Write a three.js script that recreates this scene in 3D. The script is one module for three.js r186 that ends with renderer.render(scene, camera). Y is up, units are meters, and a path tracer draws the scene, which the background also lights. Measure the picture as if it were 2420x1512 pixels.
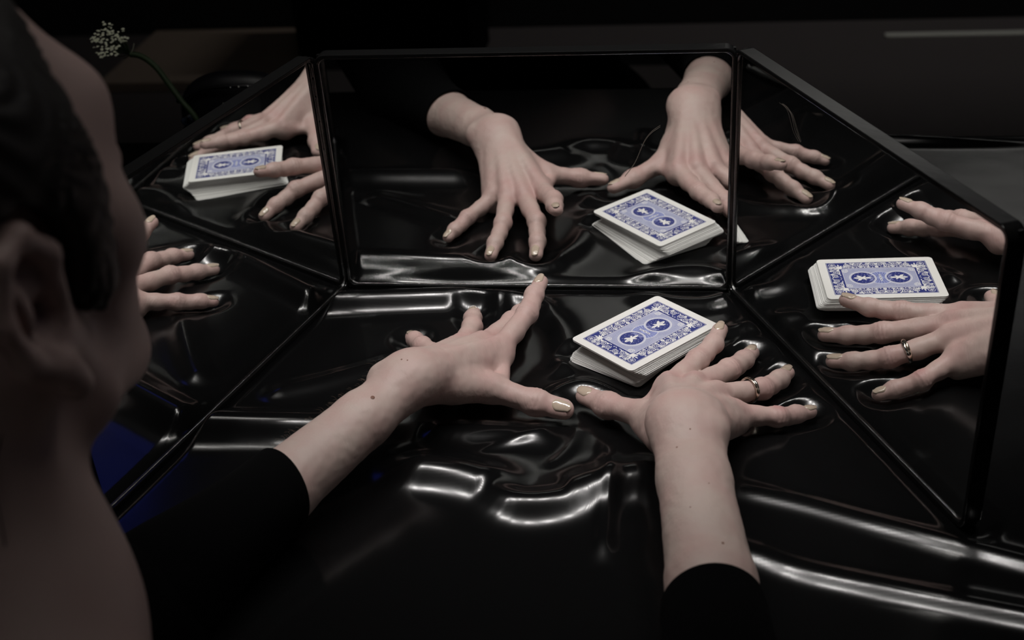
import * as THREE from 'three';
import { mergeGeometries } from 'three/addons/utils/BufferGeometryUtils.js';
import { RoundedBoxGeometry } from 'three/addons/geometries/RoundedBoxGeometry.js';
import { RectAreaLightUniformsLib } from 'three/addons/lights/RectAreaLightUniformsLib.js';
import { ImprovedNoise } from 'three/addons/math/ImprovedNoise.js';

const V = (x, y, z) => new THREE.Vector3(x, y, z);
const scene = new THREE.Scene();
scene.background = new THREE.Color(0x000000);

// ------------------------------------------------------------------ camera
const camera = new THREE.PerspectiveCamera(28.35, 2420 / 1512, 0.05, 20);
camera.position.set(0.1287, 0.5096, 0.8843);
camera.quaternion.setFromRotationMatrix(new THREE.Matrix4().makeBasis(
  V(0.98968, -0.06369, -0.12833), V(-0.01273, 0.85312, -0.52156), V(0.1427, 0.51781, 0.84351)));
camera.focus = 0.9;
camera.userData.fStop = 8.5;
scene.add(camera);

// ------------------------------------------------------------------ light and exposure
const EXPOSURE = 1.0;
const LAMP = { y: 1.0, z: 0.1, x0: -0.52, x1: 0.62, bulbs: [-0.46, -0.33, -0.2, -0.07, 0.06, 0.19, 0.32, 0.45], aim: V(0.05, 0, 0.08), cone: 0.43, bulb: 0.36, panel: 0.34 };
const WASH = 5;

// ------------------------------------------------------------------ helpers
let seed = 7;
const rnd = () => { seed = (seed * 1664525 + 1013904223) >>> 0; return seed / 4294967296; };
const rr = (a, b) => a + (b - a) * rnd();
const noise = new ImprovedNoise();
const clamp = (x, a, b) => Math.min(b, Math.max(a, x));
const lerp = (a, b, t) => a + (b - a) * t;
const sstep = (a, b, x) => { const t = clamp((x - a) / (b - a), 0, 1); return t * t * (3 - 2 * t); };
const used = {};
function numbered(n) { const k = used[n] = (used[n] ?? -1) + 1; return k ? n + '_' + String(k).padStart(3, '0') : n; }
function shade(o) { o.castShadow = true; o.receiveShadow = true; return o; }
function mesh(name, geo, mat, parent = scene) {
  const m = shade(new THREE.Mesh(geo, mat));
  m.name = parent === scene ? numbered(name) : name;
  parent.add(m); return m;
}
function tag(o, label, category, group) { o.userData.label = label; o.userData.category = category; if (group) o.userData.group = group; return o; }
function thing(name, label, category, pos = V(0, 0, 0), group) {
  const g = new THREE.Group(); g.name = numbered(name); g.position.copy(pos); scene.add(g);
  return tag(g, label, category, group);
}
function struct(name, geo, mat) { const m = mesh(name, geo, mat); m.userData.kind = 'structure'; return m; }
const std = (p) => new THREE.MeshStandardMaterial(p);
const phys = (p) => new THREE.MeshPhysicalMaterial(p);
const lin = (r, g, b) => new THREE.Color().setRGB(r, g, b);
function box(w, h, d, x = 0, y = 0, z = 0) { const g = new THREE.BoxGeometry(w, h, d); g.translate(x, y, z); return g; }
function rbox(w, h, d, r, x = 0, y = 0, z = 0, s = 3) { const g = new RoundedBoxGeometry(w, h, d, s, r); g.translate(x, y, z); return g; }
function tube(pts, r, seg = 24, rad = 8) { return new THREE.TubeGeometry(new THREE.CatmullRomCurve3(pts), seg, r, rad); }
function noiseTexture(n, f, lo, hi, octaves = 4, srgb = false) {
  const d = new Uint8Array(n * n * 4);
  for (let j = 0; j < n; j++) for (let i = 0; i < n; i++) {
    let a = 0, s = 0, q = 1;
    for (let o = 0; o < octaves; o++) {
      const k = f * 2 ** o, u = i / n * k, v = j / n * k, e = i / n, g = j / n;
      const w = noise.noise(u, v, o * 7.3) * (1 - e) * (1 - g) + noise.noise(u - k, v, o * 7.3) * e * (1 - g) + noise.noise(u, v - k, o * 7.3) * (1 - e) * g + noise.noise(u - k, v - k, o * 7.3) * e * g;
      a += w * q; s += q; q *= 0.55;
    }
    const c = clamp(lerp(lo, hi, 0.5 + a / s), 0, 255);
    d.set([c, c, c, 255], (j * n + i) * 4);
  }
  const t = new THREE.DataTexture(d, n, n); t.wrapS = t.wrapT = THREE.RepeatWrapping; t.magFilter = THREE.LinearFilter; t.minFilter = THREE.LinearMipmapLinearFilter; t.generateMipmaps = true;
  if (srgb) t.colorSpace = THREE.SRGBColorSpace;
  t.needsUpdate = true; return t;
}
const rep = (t, x, y = x) => { const c = t.clone(); c.repeat.set(x, y); c.needsUpdate = true; return c; };
const grainTex = noiseTexture(512, 16, 60, 195, 5);

// ------------------------------------------------------------------ signed distance fields and their mesh
const smin = (a, b, k) => { const h = Math.max(k - Math.abs(a - b), 0) / k; return Math.min(a, b) - h * h * k * 0.25; };
const smax = (a, b, k) => -smin(-a, -b, k);
// a tapered bone; up and flat squash its cross-section
function bone(a, b, r1, r2, up, flat = 1) {
  const dx = b.x - a.x, dy = b.y - a.y, dz = b.z - a.z, l2 = dx * dx + dy * dy + dz * dz;
  let ux = 0, uy = 0, uz = 0;
  if (up) { const d = V(dx, dy, dz).normalize(), u = up.clone().addScaledVector(d, -up.dot(d)).normalize(); ux = u.x; uy = u.y; uz = u.z; }
  const k = 1 / flat - 1, m = Math.min(1, flat);
  return (x, y, z) => {
    let px = x - a.x, py = y - a.y, pz = z - a.z;
    const t = clamp((px * dx + py * dy + pz * dz) / l2, 0, 1);
    px -= dx * t; py -= dy * t; pz -= dz * t;
    if (k) { const s = (px * ux + py * uy + pz * uz) * k; px += ux * s; py += uy * s; pz += uz * s; }
    return (Math.sqrt(px * px + py * py + pz * pz) - (r1 + (r2 - r1) * t)) * m;
  };
}
const ball = (c, r) => (x, y, z) => Math.hypot(x - c.x, y - c.y, z - c.z) - r;
const egg = (c, rx, ry, rz) => (x, y, z) => {
  const a = (x - c.x) / rx, b = (y - c.y) / ry, e = (z - c.z) / rz, k0 = Math.sqrt(a * a + b * b + e * e);
  const k1 = Math.hypot(a / rx, b / ry, e / rz); return k1 < 1e-9 ? -Math.min(rx, ry, rz) : k0 * (k0 - 1) / k1;
};
function join(k, ...fs) { return (x, y, z) => { let d = fs[0](x, y, z); for (let i = 1; i < fs.length; i++) d = smin(d, fs[i](x, y, z), k); return d; }; }
function surface(f, lo, hi, cell, B = 8) {
  const n = [0, 1, 2].map((i) => Math.ceil((hi[i] - lo[i]) / cell / B) * B + 1), [nx, ny, nz] = n;
  const F = new Float32Array(nx * ny * nz).fill(1), at = (i, j, k) => i + nx * (j + ny * k);
  const live = [];
  const done = new Uint8Array(nx * ny * nz);
  for (let K = 0; K + B < nz + 0; K += B) for (let J = 0; J + B < ny; J += B) for (let I = 0; I + B < nx; I += B) {
    const h = B / 2 * cell, d = f(lo[0] + I * cell + h, lo[1] + J * cell + h, lo[2] + K * cell + h);
    if (Math.abs(d) > h * 1.75 * 1.35 + 0.004) { if (d < 0) for (let k = K; k <= K + B; k++) for (let j = J; j <= J + B; j++) for (let i = I; i <= I + B; i++) { const q = at(i, j, k); if (!done[q]) F[q] = -1; } continue; }
    live.push([I, J, K]);
    for (let k = K; k <= K + B; k++) for (let j = J; j <= J + B; j++) for (let i = I; i <= I + B; i++) {
      const q = at(i, j, k); if (done[q]) continue; done[q] = 1; F[q] = f(lo[0] + i * cell, lo[1] + j * cell, lo[2] + k * cell);
    }
  }
  const idx = new Int32Array(nx * ny * nz).fill(-1), P = [], C = [[0, 1], [0, 2], [0, 4], [1, 3], [1, 5], [2, 3], [2, 6], [3, 7], [4, 5], [4, 6], [5, 7], [6, 7]];
  const v = new Float32Array(8);
  for (const [I, J, K] of live) for (let k = K; k < K + B; k++) for (let j = J; j < J + B; j++) for (let i = I; i < I + B; i++) {
    let m = 0;
    for (let c = 0; c < 8; c++) { v[c] = F[at(i + (c & 1), j + (c >> 1 & 1), k + (c >> 2))]; if (v[c] < 0) m |= 1 << c; }
    if (m === 0 || m === 255) continue;
    let x = 0, y = 0, z = 0, s = 0;
    for (const [a, b] of C) if ((m >> a & 1) !== (m >> b & 1)) {
      const t = v[a] / (v[a] - v[b]);
      x += lerp(a & 1, b & 1, t); y += lerp(a >> 1 & 1, b >> 1 & 1, t); z += lerp(a >> 2, b >> 2, t); s++;
    }
    idx[at(i, j, k)] = P.length / 3;
    P.push(lo[0] + (i + x / s) * cell, lo[1] + (j + y / s) * cell, lo[2] + (k + z / s) * cell);
  }
  const T = [], quad = (a, b, c, d, flip) => { if (a < 0 || b < 0 || c < 0 || d < 0) return; flip ? T.push(a, c, b, a, d, c) : T.push(a, b, c, a, c, d); };
  for (const [I, J, K] of live) for (let k = K; k < K + B; k++) for (let j = J; j < J + B; j++) for (let i = I; i < I + B; i++) {
    const q = F[at(i, j, k)] < 0;
    if (j > 0 && k > 0 && q !== F[at(i + 1, j, k)] < 0) quad(idx[at(i, j - 1, k - 1)], idx[at(i, j, k - 1)], idx[at(i, j, k)], idx[at(i, j - 1, k)], !q);
    if (i > 0 && k > 0 && q !== F[at(i, j + 1, k)] < 0) quad(idx[at(i - 1, j, k - 1)], idx[at(i - 1, j, k)], idx[at(i, j, k)], idx[at(i, j, k - 1)], !q);
    if (i > 0 && j > 0 && q !== F[at(i, j, k + 1)] < 0) quad(idx[at(i - 1, j - 1, k)], idx[at(i, j - 1, k)], idx[at(i, j, k)], idx[at(i - 1, j, k)], !q);
  }
  const N = new Float32Array(P.length), e = cell * 0.6;
  for (let i = 0; i < P.length; i += 3) {
    // one step onto the surface, then the gradient
    for (let it = 0; it < 2; it++) {
      const [x, y, z] = [P[i], P[i + 1], P[i + 2]], d = f(x, y, z);
      const gx = f(x + e, y, z) - f(x - e, y, z), gy = f(x, y + e, z) - f(x, y - e, z), gz = f(x, y, z + e) - f(x, y, z - e), l = Math.hypot(gx, gy, gz) || 1;
      N[i] = gx / l; N[i + 1] = gy / l; N[i + 2] = gz / l;
      if (it === 0) { const s = clamp(d * 2 * e / l, -0.4 * cell, 0.4 * cell); P[i] -= gx / l * s; P[i + 1] -= gy / l * s; P[i + 2] -= gz / l * s; }
    }
  }
  const g = new THREE.BufferGeometry();
  g.setAttribute('position', new THREE.Float32BufferAttribute(P, 3));
  g.setAttribute('normal', new THREE.BufferAttribute(N, 3));
  const uv = new Float32Array(P.length / 3 * 2);
  for (let i = 0; i < P.length / 3; i++) { uv[2 * i] = P[3 * i] + 0.37 * P[3 * i + 1]; uv[2 * i + 1] = P[3 * i + 2] + 0.61 * P[3 * i + 1]; }
  g.setAttribute('uv', new THREE.BufferAttribute(uv, 2));
  g.setIndex(T);
  return g;
}
function paint(g, fn) {
  const p = g.attributes.position, c = new Float32Array(p.count * 3);
  for (let i = 0; i < p.count; i++) c.set(fn(p.getX(i), p.getY(i), p.getZ(i)), 3 * i);
  g.setAttribute('color', new THREE.BufferAttribute(c, 3)); return g;
}
function loft(sections, N = 56) { // sections: {c, u, v, a, b}
  const P = [], T = [], M = sections.length;
  for (const s of sections) for (let i = 0; i <= N; i++) {
    const t = i / N * 2 * Math.PI, q = s.c.clone().addScaledVector(s.u, Math.cos(t) * s.a).addScaledVector(s.v, Math.sin(t) * s.b); P.push(q.x, q.y, q.z);
  }
  for (let j = 0; j < M - 1; j++) for (let i = 0; i < N; i++) { const a = j * (N + 1) + i, b = a + N + 1; T.push(a, b, a + 1, a + 1, b, b + 1); }
  const g = new THREE.BufferGeometry(); g.setAttribute('position', new THREE.Float32BufferAttribute(P, 3)); g.setIndex(T); g.computeVertexNormals(); return g;
}
const mm = (x, y, z) => V(x / 1000, y / 1000, z / 1000);

// ------------------------------------------------------------------ the room
const roomMat = { floor: std({ color: lin(0.08, 0.068, 0.068), roughness: 0.75, bumpMap: rep(grainTex, 3), bumpScale: 0.004 }), dark: std({ color: lin(0.012, 0.012, 0.013), roughness: 0.9 }), pale: std({ color: lin(0.42, 0.42, 0.41), roughness: 0.9 }) };
const FY = -0.75, CY = 2.0, X0 = -2.6, X1 = 2.6, Z0 = -2.9, Z1 = 2.6;
struct('floor', box(X1 - X0 + 0.2, 0.1, Z1 - Z0 + 0.2, 0, FY - 0.05, (Z0 + Z1) / 2), roomMat.floor);
struct('ceiling', box(X1 - X0 + 0.2, 0.1, Z1 - Z0 + 0.2, 0, CY + 0.05, (Z0 + Z1) / 2), std({ color: lin(0.002, 0.002, 0.002), roughness: 1 }));
struct('wall_back', box(X1 - X0, CY - FY, 0.1, 0, (CY + FY) / 2, Z0 - 0.05), roomMat.dark);
struct('wall_front', box(X1 - X0, CY - FY, 0.1, 0, (CY + FY) / 2, Z1 + 0.05), roomMat.dark);
struct('wall_left', box(0.1, CY - FY, Z1 - Z0, X0 - 0.05, (CY + FY) / 2, (Z0 + Z1) / 2), roomMat.dark);
struct('wall_right', box(0.1, CY - FY, Z1 - Z0, X1 + 0.05, (CY + FY) / 2, (Z0 + Z1) / 2), roomMat.dark);
struct('trim_1', rbox(2.1, 0.4, 0.03, 0.005, 1.25, 1.36, Z0 + 0.015), roomMat.pale);
struct('trim_2', rbox(1.5, 0.8, 0.03, 0.005, -0.05, 1.52, Z1 - 0.015), roomMat.pale);
struct('baseboard_back', rbox(1.9, 0.008, 0.03, 0.002, 0.66 + 0.95, FY + 0.004, Z0 + 0.152), std({ color: lin(0.6, 0.6, 0.54), roughness: 0.6 }));

// ------------------------------------------------------------------ table and its vinyl cover
const woodDark = std({ color: lin(0.02, 0.016, 0.013), roughness: 0.6, bumpMap: rep(grainTex, 2), bumpScale: 0.001 });
const TX = 0.56, TZ0 = -0.295, TZ1 = 0.44;
{
  const t = thing('table', 'dark wooden table hidden under the shiny black vinyl sheet', 'table', V(0, FY, 0));
  mesh('table_top', rbox(2 * TX - 0.02, 0.03, TZ1 - TZ0 - 0.02, 0.006, 0, -FY - 0.04, (TZ0 + TZ1) / 2), woodDark, t);
  for (const x of [-1, 1]) for (const z of [TZ0 + 0.06, TZ1 - 0.06]) mesh('leg', rbox(0.05, -FY - 0.055, 0.05, 0.006, x * (TX - 0.07), (-FY - 0.055) / 2, z), woodDark, t);
}

// the hands' joints, in millimetres: [base knuckle, middle joint, end joint, tip]
const HANDS = {
  right: {
    wrist: [124.5, 51.5, 257], elbow: [153.5, 13, 503],
    thumb: [[116, 35, 234], [97, 18, 201], [71, 11, 181], [55, 9, 167]],
    fingers: [
      [[112, 22, 173], [131, 19, 136], [142, 20, 116], [147, 22, 99]],
      [[129, 23, 174], [153, 11, 135], [164, 5, 113], [170, 2, 98]],
      [[144, 21, 181], [175, 9, 155], [188, 3, 134], [194, 1, 122]],
      [[155, 17, 195], [184, 8, 186], [197, 2, 174], [207, 0, 168]],
    ],
    radii: [[9.6, 7.2, 6.3, 5.7], [9.8, 7.3, 6.4, 5.8], [9.2, 7.0, 6.2, 5.6], [8.2, 6.3, 5.6, 5.0]], thumbR: [11.5, 9, 8, 7.1], thumbUp: V(-0.15, 0.9, 0.22), up: V(0.02, 1, -0.25), arm: [[21.5, 16.5], [21, 18.5], [24, 22.5], [33, 29]],
  },
  left: {
    wrist: [-58, 45, 204], elbow: [-186, 11, 404],
    thumb: [[-46, 33, 192], [-10, 19, 175], [22, 12, 181], [41, 9, 184]],
    fingers: [
      [[-9, 24, 134], [7, 31, 95], [10, 35, 75], [13.5, 38, 60]],
      [[-23, 21, 124], [-7, 16, 83], [-4, 9, 59], [-4, 4, 44]],
      [[-38, 20.5, 125], [-37, 13, 86], [-41, 6, 62], [-43, 2, 47]],
      [[-52, 16, 132], [-72, 8, 106], [-81, 4, 91], [-86, 1, 82]],
    ],
    radii: [[9.6, 7.3, 6.4, 5.6], [9.8, 7.3, 6.4, 5.8], [9.2, 7.0, 6.2, 5.6], [8.2, 6.3, 5.6, 5.0]], thumbR: [12, 9, 8, 7.5], thumbUp: V(0.1, 0.8, 0.5), up: V(-0.1, 1, -0.25), arm: [[18.5, 16], [20, 18.5], [24, 22.5], [33, 29]],
  },
};
// folds of the vinyl: points along the crest in mm [x, z], height, half width (mm)
const FOLDS = [
  { p: [[-205, 40], [-147, 35], [-102, 31], [-61, 28], [-25, 31], [6, 36], [24, 48]], a: 12.5, w: 9.5 },
  { p: [[-6, 34], [16, 46], [29, 66], [36, 92], [37, 116], [28, 140]], a: 5.2, w: 8 },
  { p: [[-290, 200], [-215, 203], [-175, 203], [-110, 202], [-60, 200]], a: 12, w: 11.5 },
  { p: [[-60, 202], [-20, 201], [20, 203], [45, 204]], a: 4.6, w: 8 },
  { p: [[28, 176], [34, 155], [50, 144], [70, 150], [92, 166], [112, 172]], a: 6.2, w: 6.2 },
  { p: [[132, 135], [141, 114], [154, 95], [175, 86], [215, 90]], a: 5.2, w: 7 },
  { p: [[150, 80], [163, 66], [178, 57], [205, 48], [250, 32]], a: 5, w: 7.5 },
  { p: [[66, 8], [90, 18], [114, 26], [138, 26], [160, 13], [200, -6], [240, -30]], a: 5, w: 7.5 },
  { p: [[-85, 244], [-30, 247], [0, 257], [22, 273], [45, 270], [68, 256], [100, 243], [130, 230]], a: 11, w: 12 },
  { p: [[-4, 255], [14, 262], [32, 264], [54, 258]], a: -4, w: 7 },
  { p: [[118, 238], [157, 253], [197, 266], [233, 280], [278, 296], [330, 315], [420, 344]], a: 3.7, w: 6 },
  { p: [[118, 292], [162, 310], [188, 323], [227, 334], [270, 344], [320, 355], [420, 375]], a: 4.1, w: 6.5 },
  { p: [[45, 180], [20, 205], [-20, 225]], a: 1.1, w: 3.2 },
  { p: [[52, 186], [48, 215], [34, 240]], a: 1.1, w: 3.2 },
  { p: [[70, 196], [76, 235], [76, 295], [77, 330]], a: 3.8, w: 4.5 },
  { p: [[-185, 168], [-150, 152], [-115, 132], [-75, 108]], a: 4.6, w: 8 },
  { p: [[215, 170], [235, 190], [250, 230]], a: 0.8, w: 6 },
  { p: [[200, 122], [225, 110], [255, 108]], a: 2.4, w: 5 },
  { p: [[-450, -278], [-100, -283], [200, -288], [320, -282], [480, -275]], a: 8.1, w: 5 },
].map((f) => ({ ...f, s: new THREE.CatmullRomCurve3(f.p.map(([x, z]) => V(x / 1000, 0, z / 1000))).getSpacedPoints(48), a: f.a / 1000, w: f.w / 1000 }));
for (const f of FOLDS) { const b = new THREE.Box3().setFromPoints(f.s).expandByScalar(3.2 * f.w); f.b = b; }
const PRESS = [];
for (const h of Object.values(HANDS)) {
  const add = (a, b, r1, r2) => { for (let t = 0; t <= 1.001; t += 0.2) PRESS.push([lerp(a[0], b[0], t) / 1000, (lerp(a[1], b[1], t) - lerp(r1, r2, t) * 0.93) / 1000, lerp(a[2], b[2], t) / 1000]); };
  h.fingers.forEach((f, k) => { for (let i = 1; i < 3; i++) add(f[i], f[i + 1], h.radii[k][i], h.radii[k][i + 1]); });
  for (let t = 0.3; t < 1.01; t += 0.05) PRESS.push([0, 1, 2].map((i) => (lerp(h.wrist[i], h.elbow[i], t) - (i === 1 ? lerp(22, 33, t) : 0)) / 1000));
  add(h.thumb[1], h.thumb[2], h.thumbR[1], h.thumbR[2]); add(h.thumb[2], h.thumb[3], h.thumbR[2], h.thumbR[3]);
}
const DECK = V(0.0928, 0.0158, 0.0937);
function vinylY(x, z) {
  let y = 0;
  for (const f of FOLDS) {
    if (x < f.b.min.x || x > f.b.max.x || z < f.b.min.z || z > f.b.max.z) continue;
    let best = 1e9, at = 0;
    const s = f.s;
    for (let i = 0; i < s.length - 1; i++) {
      const ax = s[i].x, az = s[i].z, dx = s[i + 1].x - ax, dz = s[i + 1].z - az, t = clamp(((x - ax) * dx + (z - az) * dz) / (dx * dx + dz * dz), 0, 1);
      const d = (x - ax - dx * t) ** 2 + (z - az - dz * t) ** 2;
      if (d < best) { best = d; at = (i + t) / (s.length - 1); }
    }
    const taper = sstep(0, 0.18, at) * sstep(0, 0.18, 1 - at);
    y += f.a * taper * Math.exp(-best / (2 * f.w * f.w));
  }
  y += 0.0006 * noise.noise(x * 9, z * 9, 3.1) + 0.00006 * noise.noise(x * 40, z * 40, 9.1);
  // the mirror's foot, the deck and the fingers press it down
  let foot = 1;
  for (const [ax, az, bx, bz] of [[-0.158, -0.004, 0.158, -0.004], [0.163, 0, 0.294, 0.279], [-0.164, 0, -0.25, 0.296]]) {
    const dx = bx - ax, dz = bz - az, t = clamp(((x - ax) * dx + (z - az) * dz) / (dx * dx + dz * dz), 0, 1);
    foot = Math.min(foot, Math.hypot(x - ax - dx * t, z - az - dz * t));
  }
  y = lerp(Math.min(y, -0.0036), y, sstep(0.007, 0.02, foot));
  const c = Math.cos(0.8163), s = Math.sin(0.8163), lx = (x - DECK.x) * c - (z - DECK.z) * s, lz = (x - DECK.x) * s + (z - DECK.z) * c;
  const out = Math.hypot(Math.max(Math.abs(lx) - 0.047, 0), Math.max(Math.abs(lz) - 0.034, 0));
  y = lerp(Math.min(y, -0.0002), y, sstep(0, 0.012, out));
  for (const q of PRESS) {
    const d2 = (x - q[0]) ** 2 + (z - q[2]) ** 2;
    if (d2 > 0.0016) continue;
    const env = q[1] + d2 / (2 * 0.02);
    y = smin(y, env, 0.006);
  }
  return y;
}
const vinylMat = phys({ color: lin(0.0035, 0.0035, 0.0037), roughness: 0.155, ior: 1.5, specularIntensity: 1, bumpMap: rep(grainTex, 9), bumpScale: 0.00004 });
{
  const dx = 0.0023, nx = Math.round(2 * TX / dx), nz = Math.round((TZ1 - TZ0) / dx), hang = 12, P = [], U = [], T = [];
  const NX = nx + 1 + 2 * hang, NZ = nz + 1 + 2 * hang;
  for (let j = 0; j < NZ; j++) for (let i = 0; i < NX; i++) {
    const u = clamp(i - hang, 0, nx), w = clamp(j - hang, 0, nz), ox = Math.abs(i - hang - u), oz = Math.abs(j - hang - w), o = Math.max(ox, oz);
    const x = -TX + u * dx, z = TZ0 + w * dx;
    const k = o / hang, drop = 0.26 * k ** 1.5 + (o ? 0.002 : 0), bulge = 0.012 * Math.min(1, 4 * k);
    const y = vinylY(x, z) - drop;
    P.push(x + Math.sign(i - hang - u) * (bulge + 0.008 * k * Math.sin(z * 37)), y, z + Math.sign(j - hang - w) * (bulge + 0.008 * k * Math.sin(x * 41)));
    U.push(x + i * 1e-4, z + drop);
  }
  for (let j = 0; j < NZ - 1; j++) for (let i = 0; i < NX - 1; i++) { const a = j * NX + i, b = a + NX; T.push(a, b, a + 1, a + 1, b, b + 1); }
  const g = new THREE.BufferGeometry();
  g.setAttribute('position', new THREE.Float32BufferAttribute(P, 3)); g.setAttribute('uv', new THREE.Float32BufferAttribute(U, 2)); g.setIndex(T); g.computeVertexNormals();
  tag(mesh('vinyl_sheet', g, vinylMat), 'glossy black vinyl sheet wrinkled across the table under the hands', 'tablecloth');
}

// ------------------------------------------------------------------ folding mirror
const frameMat = phys({ color: lin(0.006, 0.006, 0.006), roughness: 0.22, roughnessMap: rep(noiseTexture(256, 6, 90, 255, 5), 3), specularIntensity: 0.6, bumpMap: rep(grainTex, 8), bumpScale: 0.00006 });
const mirrorMat = std({ color: lin(0.86, 0.87, 0.86), metalness: 1, roughness: 0.0 });
const hingeMat = phys({ color: lin(0.01, 0.01, 0.01), roughness: 0.2, metalness: 0.0, clearcoat: 0.6, clearcoatRoughness: 0.1 });
{
  const W = 0.3074, H = 0.1945, B = 0.0032, LOW = 0.0035, D = 0.0105, t = thing('folding_mirror', 'three-panel folding mirror in a thin black frame standing open around the hands', 'mirror');
  const rrect = (S, x0, y0, x1, y1, r) => { S.moveTo(x0 + r, y0); S.lineTo(x1 - r, y0); S.absarc(x1 - r, y0 + r, r, -Math.PI / 2, 0); S.lineTo(x1, y1 - r); S.absarc(x1 - r, y1 - r, r, 0, Math.PI / 2); S.lineTo(x0 + r, y1); S.absarc(x0 + r, y1 - r, r, Math.PI / 2, Math.PI); S.lineTo(x0, y0 + r); S.absarc(x0 + r, y0 + r, r, Math.PI, 1.5 * Math.PI); return S; };
  const S = rrect(new THREE.Shape(), -W / 2 - B, -LOW, W / 2 + B, H + B, 0.009);
  S.holes.push(rrect(new THREE.Path(), -W / 2, 0.0006, W / 2, H, 0.005));
  const rim = new THREE.ExtrudeGeometry(S, { depth: D, bevelEnabled: true, bevelThickness: 0.0006, bevelSize: 0.0006, bevelOffset: -0.0006, bevelSegments: 2, curveSegments: 8 });
  rim.translate(0, 0, -D + 0.0018);
  const back = box(W + 0.004, H + 0.002, 0.003, 0, H / 2, -D + 0.0045);
  const frame = mergeGeometries([rim.toNonIndexed(), back.toNonIndexed()].map((g) => { g.deleteAttribute('uv'); return g; }));
  { const p = frame.attributes.position, uv = new Float32Array(p.count * 2); for (let i = 0; i < p.count; i++) { uv[2 * i] = p.getX(i) + p.getZ(i); uv[2 * i + 1] = p.getY(i) + p.getZ(i); } frame.setAttribute('uv', new THREE.BufferAttribute(uv, 2)); }
  const bev = 0.0011, glassShape = rrect(new THREE.Shape(), -W / 2 + bev, 0.0006 + bev, W / 2 - bev, H - bev, 0.004);
  const glass = new THREE.ExtrudeGeometry(glassShape, { depth: 0.002, bevelEnabled: true, bevelThickness: 0.0007, bevelSize: bev, bevelSegments: 1, curveSegments: 6 });
  glass.translate(0, 0, -0.0027);
  const loop = rrect(new THREE.Path(), -W / 2 + 0.0003, 0.0009, W / 2 - 0.0003, H - 0.0003, 0.005).getSpacedPoints(160).map((q) => V(q.x, q.y, 0.0003));
  const edging = new THREE.TubeGeometry(new THREE.CatmullRomCurve3(loop, true), 400, 0.0005, 6, true);
  const edgeMat = std({ color: lin(0.36, 0.36, 0.36), metalness: 1, roughness: 0.32, roughnessMap: rep(noiseTexture(256, 24, 40, 255, 3), 60, 1), bumpMap: rep(grainTex, 40, 1), bumpScale: 0.0004 });
  const put = (pos, ry, off, tilt) => {
    const f = mesh('panel_frame', frame, frameMat, t); f.position.copy(pos); f.rotation.y = ry;
    f.translateZ(off);
    const m = mesh('mirror_glass', glass, mirrorMat, f); m.rotation.x = -tilt;
    mesh('silver_edge', edging, edgeMat, f);
    return f;
  };
  put(V(0, 0, 0), 0, 0, 0.0034);
  const dR = V(0.4254, 0, 0.905), hR = V(0.1601, 0, 0), dL = V(-0.2779, 0, 0.9606), hL = V(-0.1615, 0, 0);
  put(hR.clone().addScaledVector(dR, W / 2), -1.1314, 0.003, 0.0003);
  put(hL.clone().addScaledVector(dL, W / 2), 1.2892, 0.0036, 0.0055);
  const hairMat = std({ color: lin(0.16, 0.13, 0.11), roughness: 0.5 });
  const strand = (label, pts, parent) => { const q = tube(pts, label.startsWith('faint') ? 0.00007 : 0.00015, 40, 6); const m = mesh('stray_hair', q, hairMat); tag(m, label, 'hair'); return m; };
  strand('fine curved hair clinging to the centre mirror above the deck', [V(0.0746, 0.0966, 0.0006), V(0.0821, 0.1075, 0.0007), V(0.0903, 0.1264, 0.0008), V(0.095, 0.1325, 0.0009), V(0.1016, 0.1375, 0.0011)]);
  strand('faint short hair clinging to the right mirror panel', [[0.0666, 0.1789], [0.0798, 0.1761], [0.0883, 0.1672], [0.0935, 0.1616]].map(([d, y]) => V(0.1601 + 0.4254 * d - 0.905 * 0.0033, y, 0.905 * d + 0.4254 * 0.0033)));
  for (const sx of [-1, 1]) {
    const hx = sx * (W / 2 + B + 0.0038), hz = -0.001, cuts = [0.002, 0.016, 0.037, 0.08, 0.122, 0.145, 0.165, 0.18, 0.1925];
    for (let i = 0; i < cuts.length - 1; i++) {
      const h = cuts[i + 1] - cuts[i] - 0.0007, r = i % 2 ? 0.0036 : 0.0032;
      const g = new THREE.LatheGeometry([[0, 0], [r - 0.0006, 0], [r, 0.0006], [r, h - 0.0006], [r - 0.0006, h], [0, h]].map((q) => new THREE.Vector2(...q)), 24);
      g.translate(hx, cuts[i], hz); mesh('hinge_knuckle', g, hingeMat, t);
    }
    const plate = rbox(0.012, 0.186, 0.0016, 0.0006, hx, 0.097, hz - 0.0055); mesh('hinge_leaf', plate, hingeMat, t);
  }
}

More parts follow.
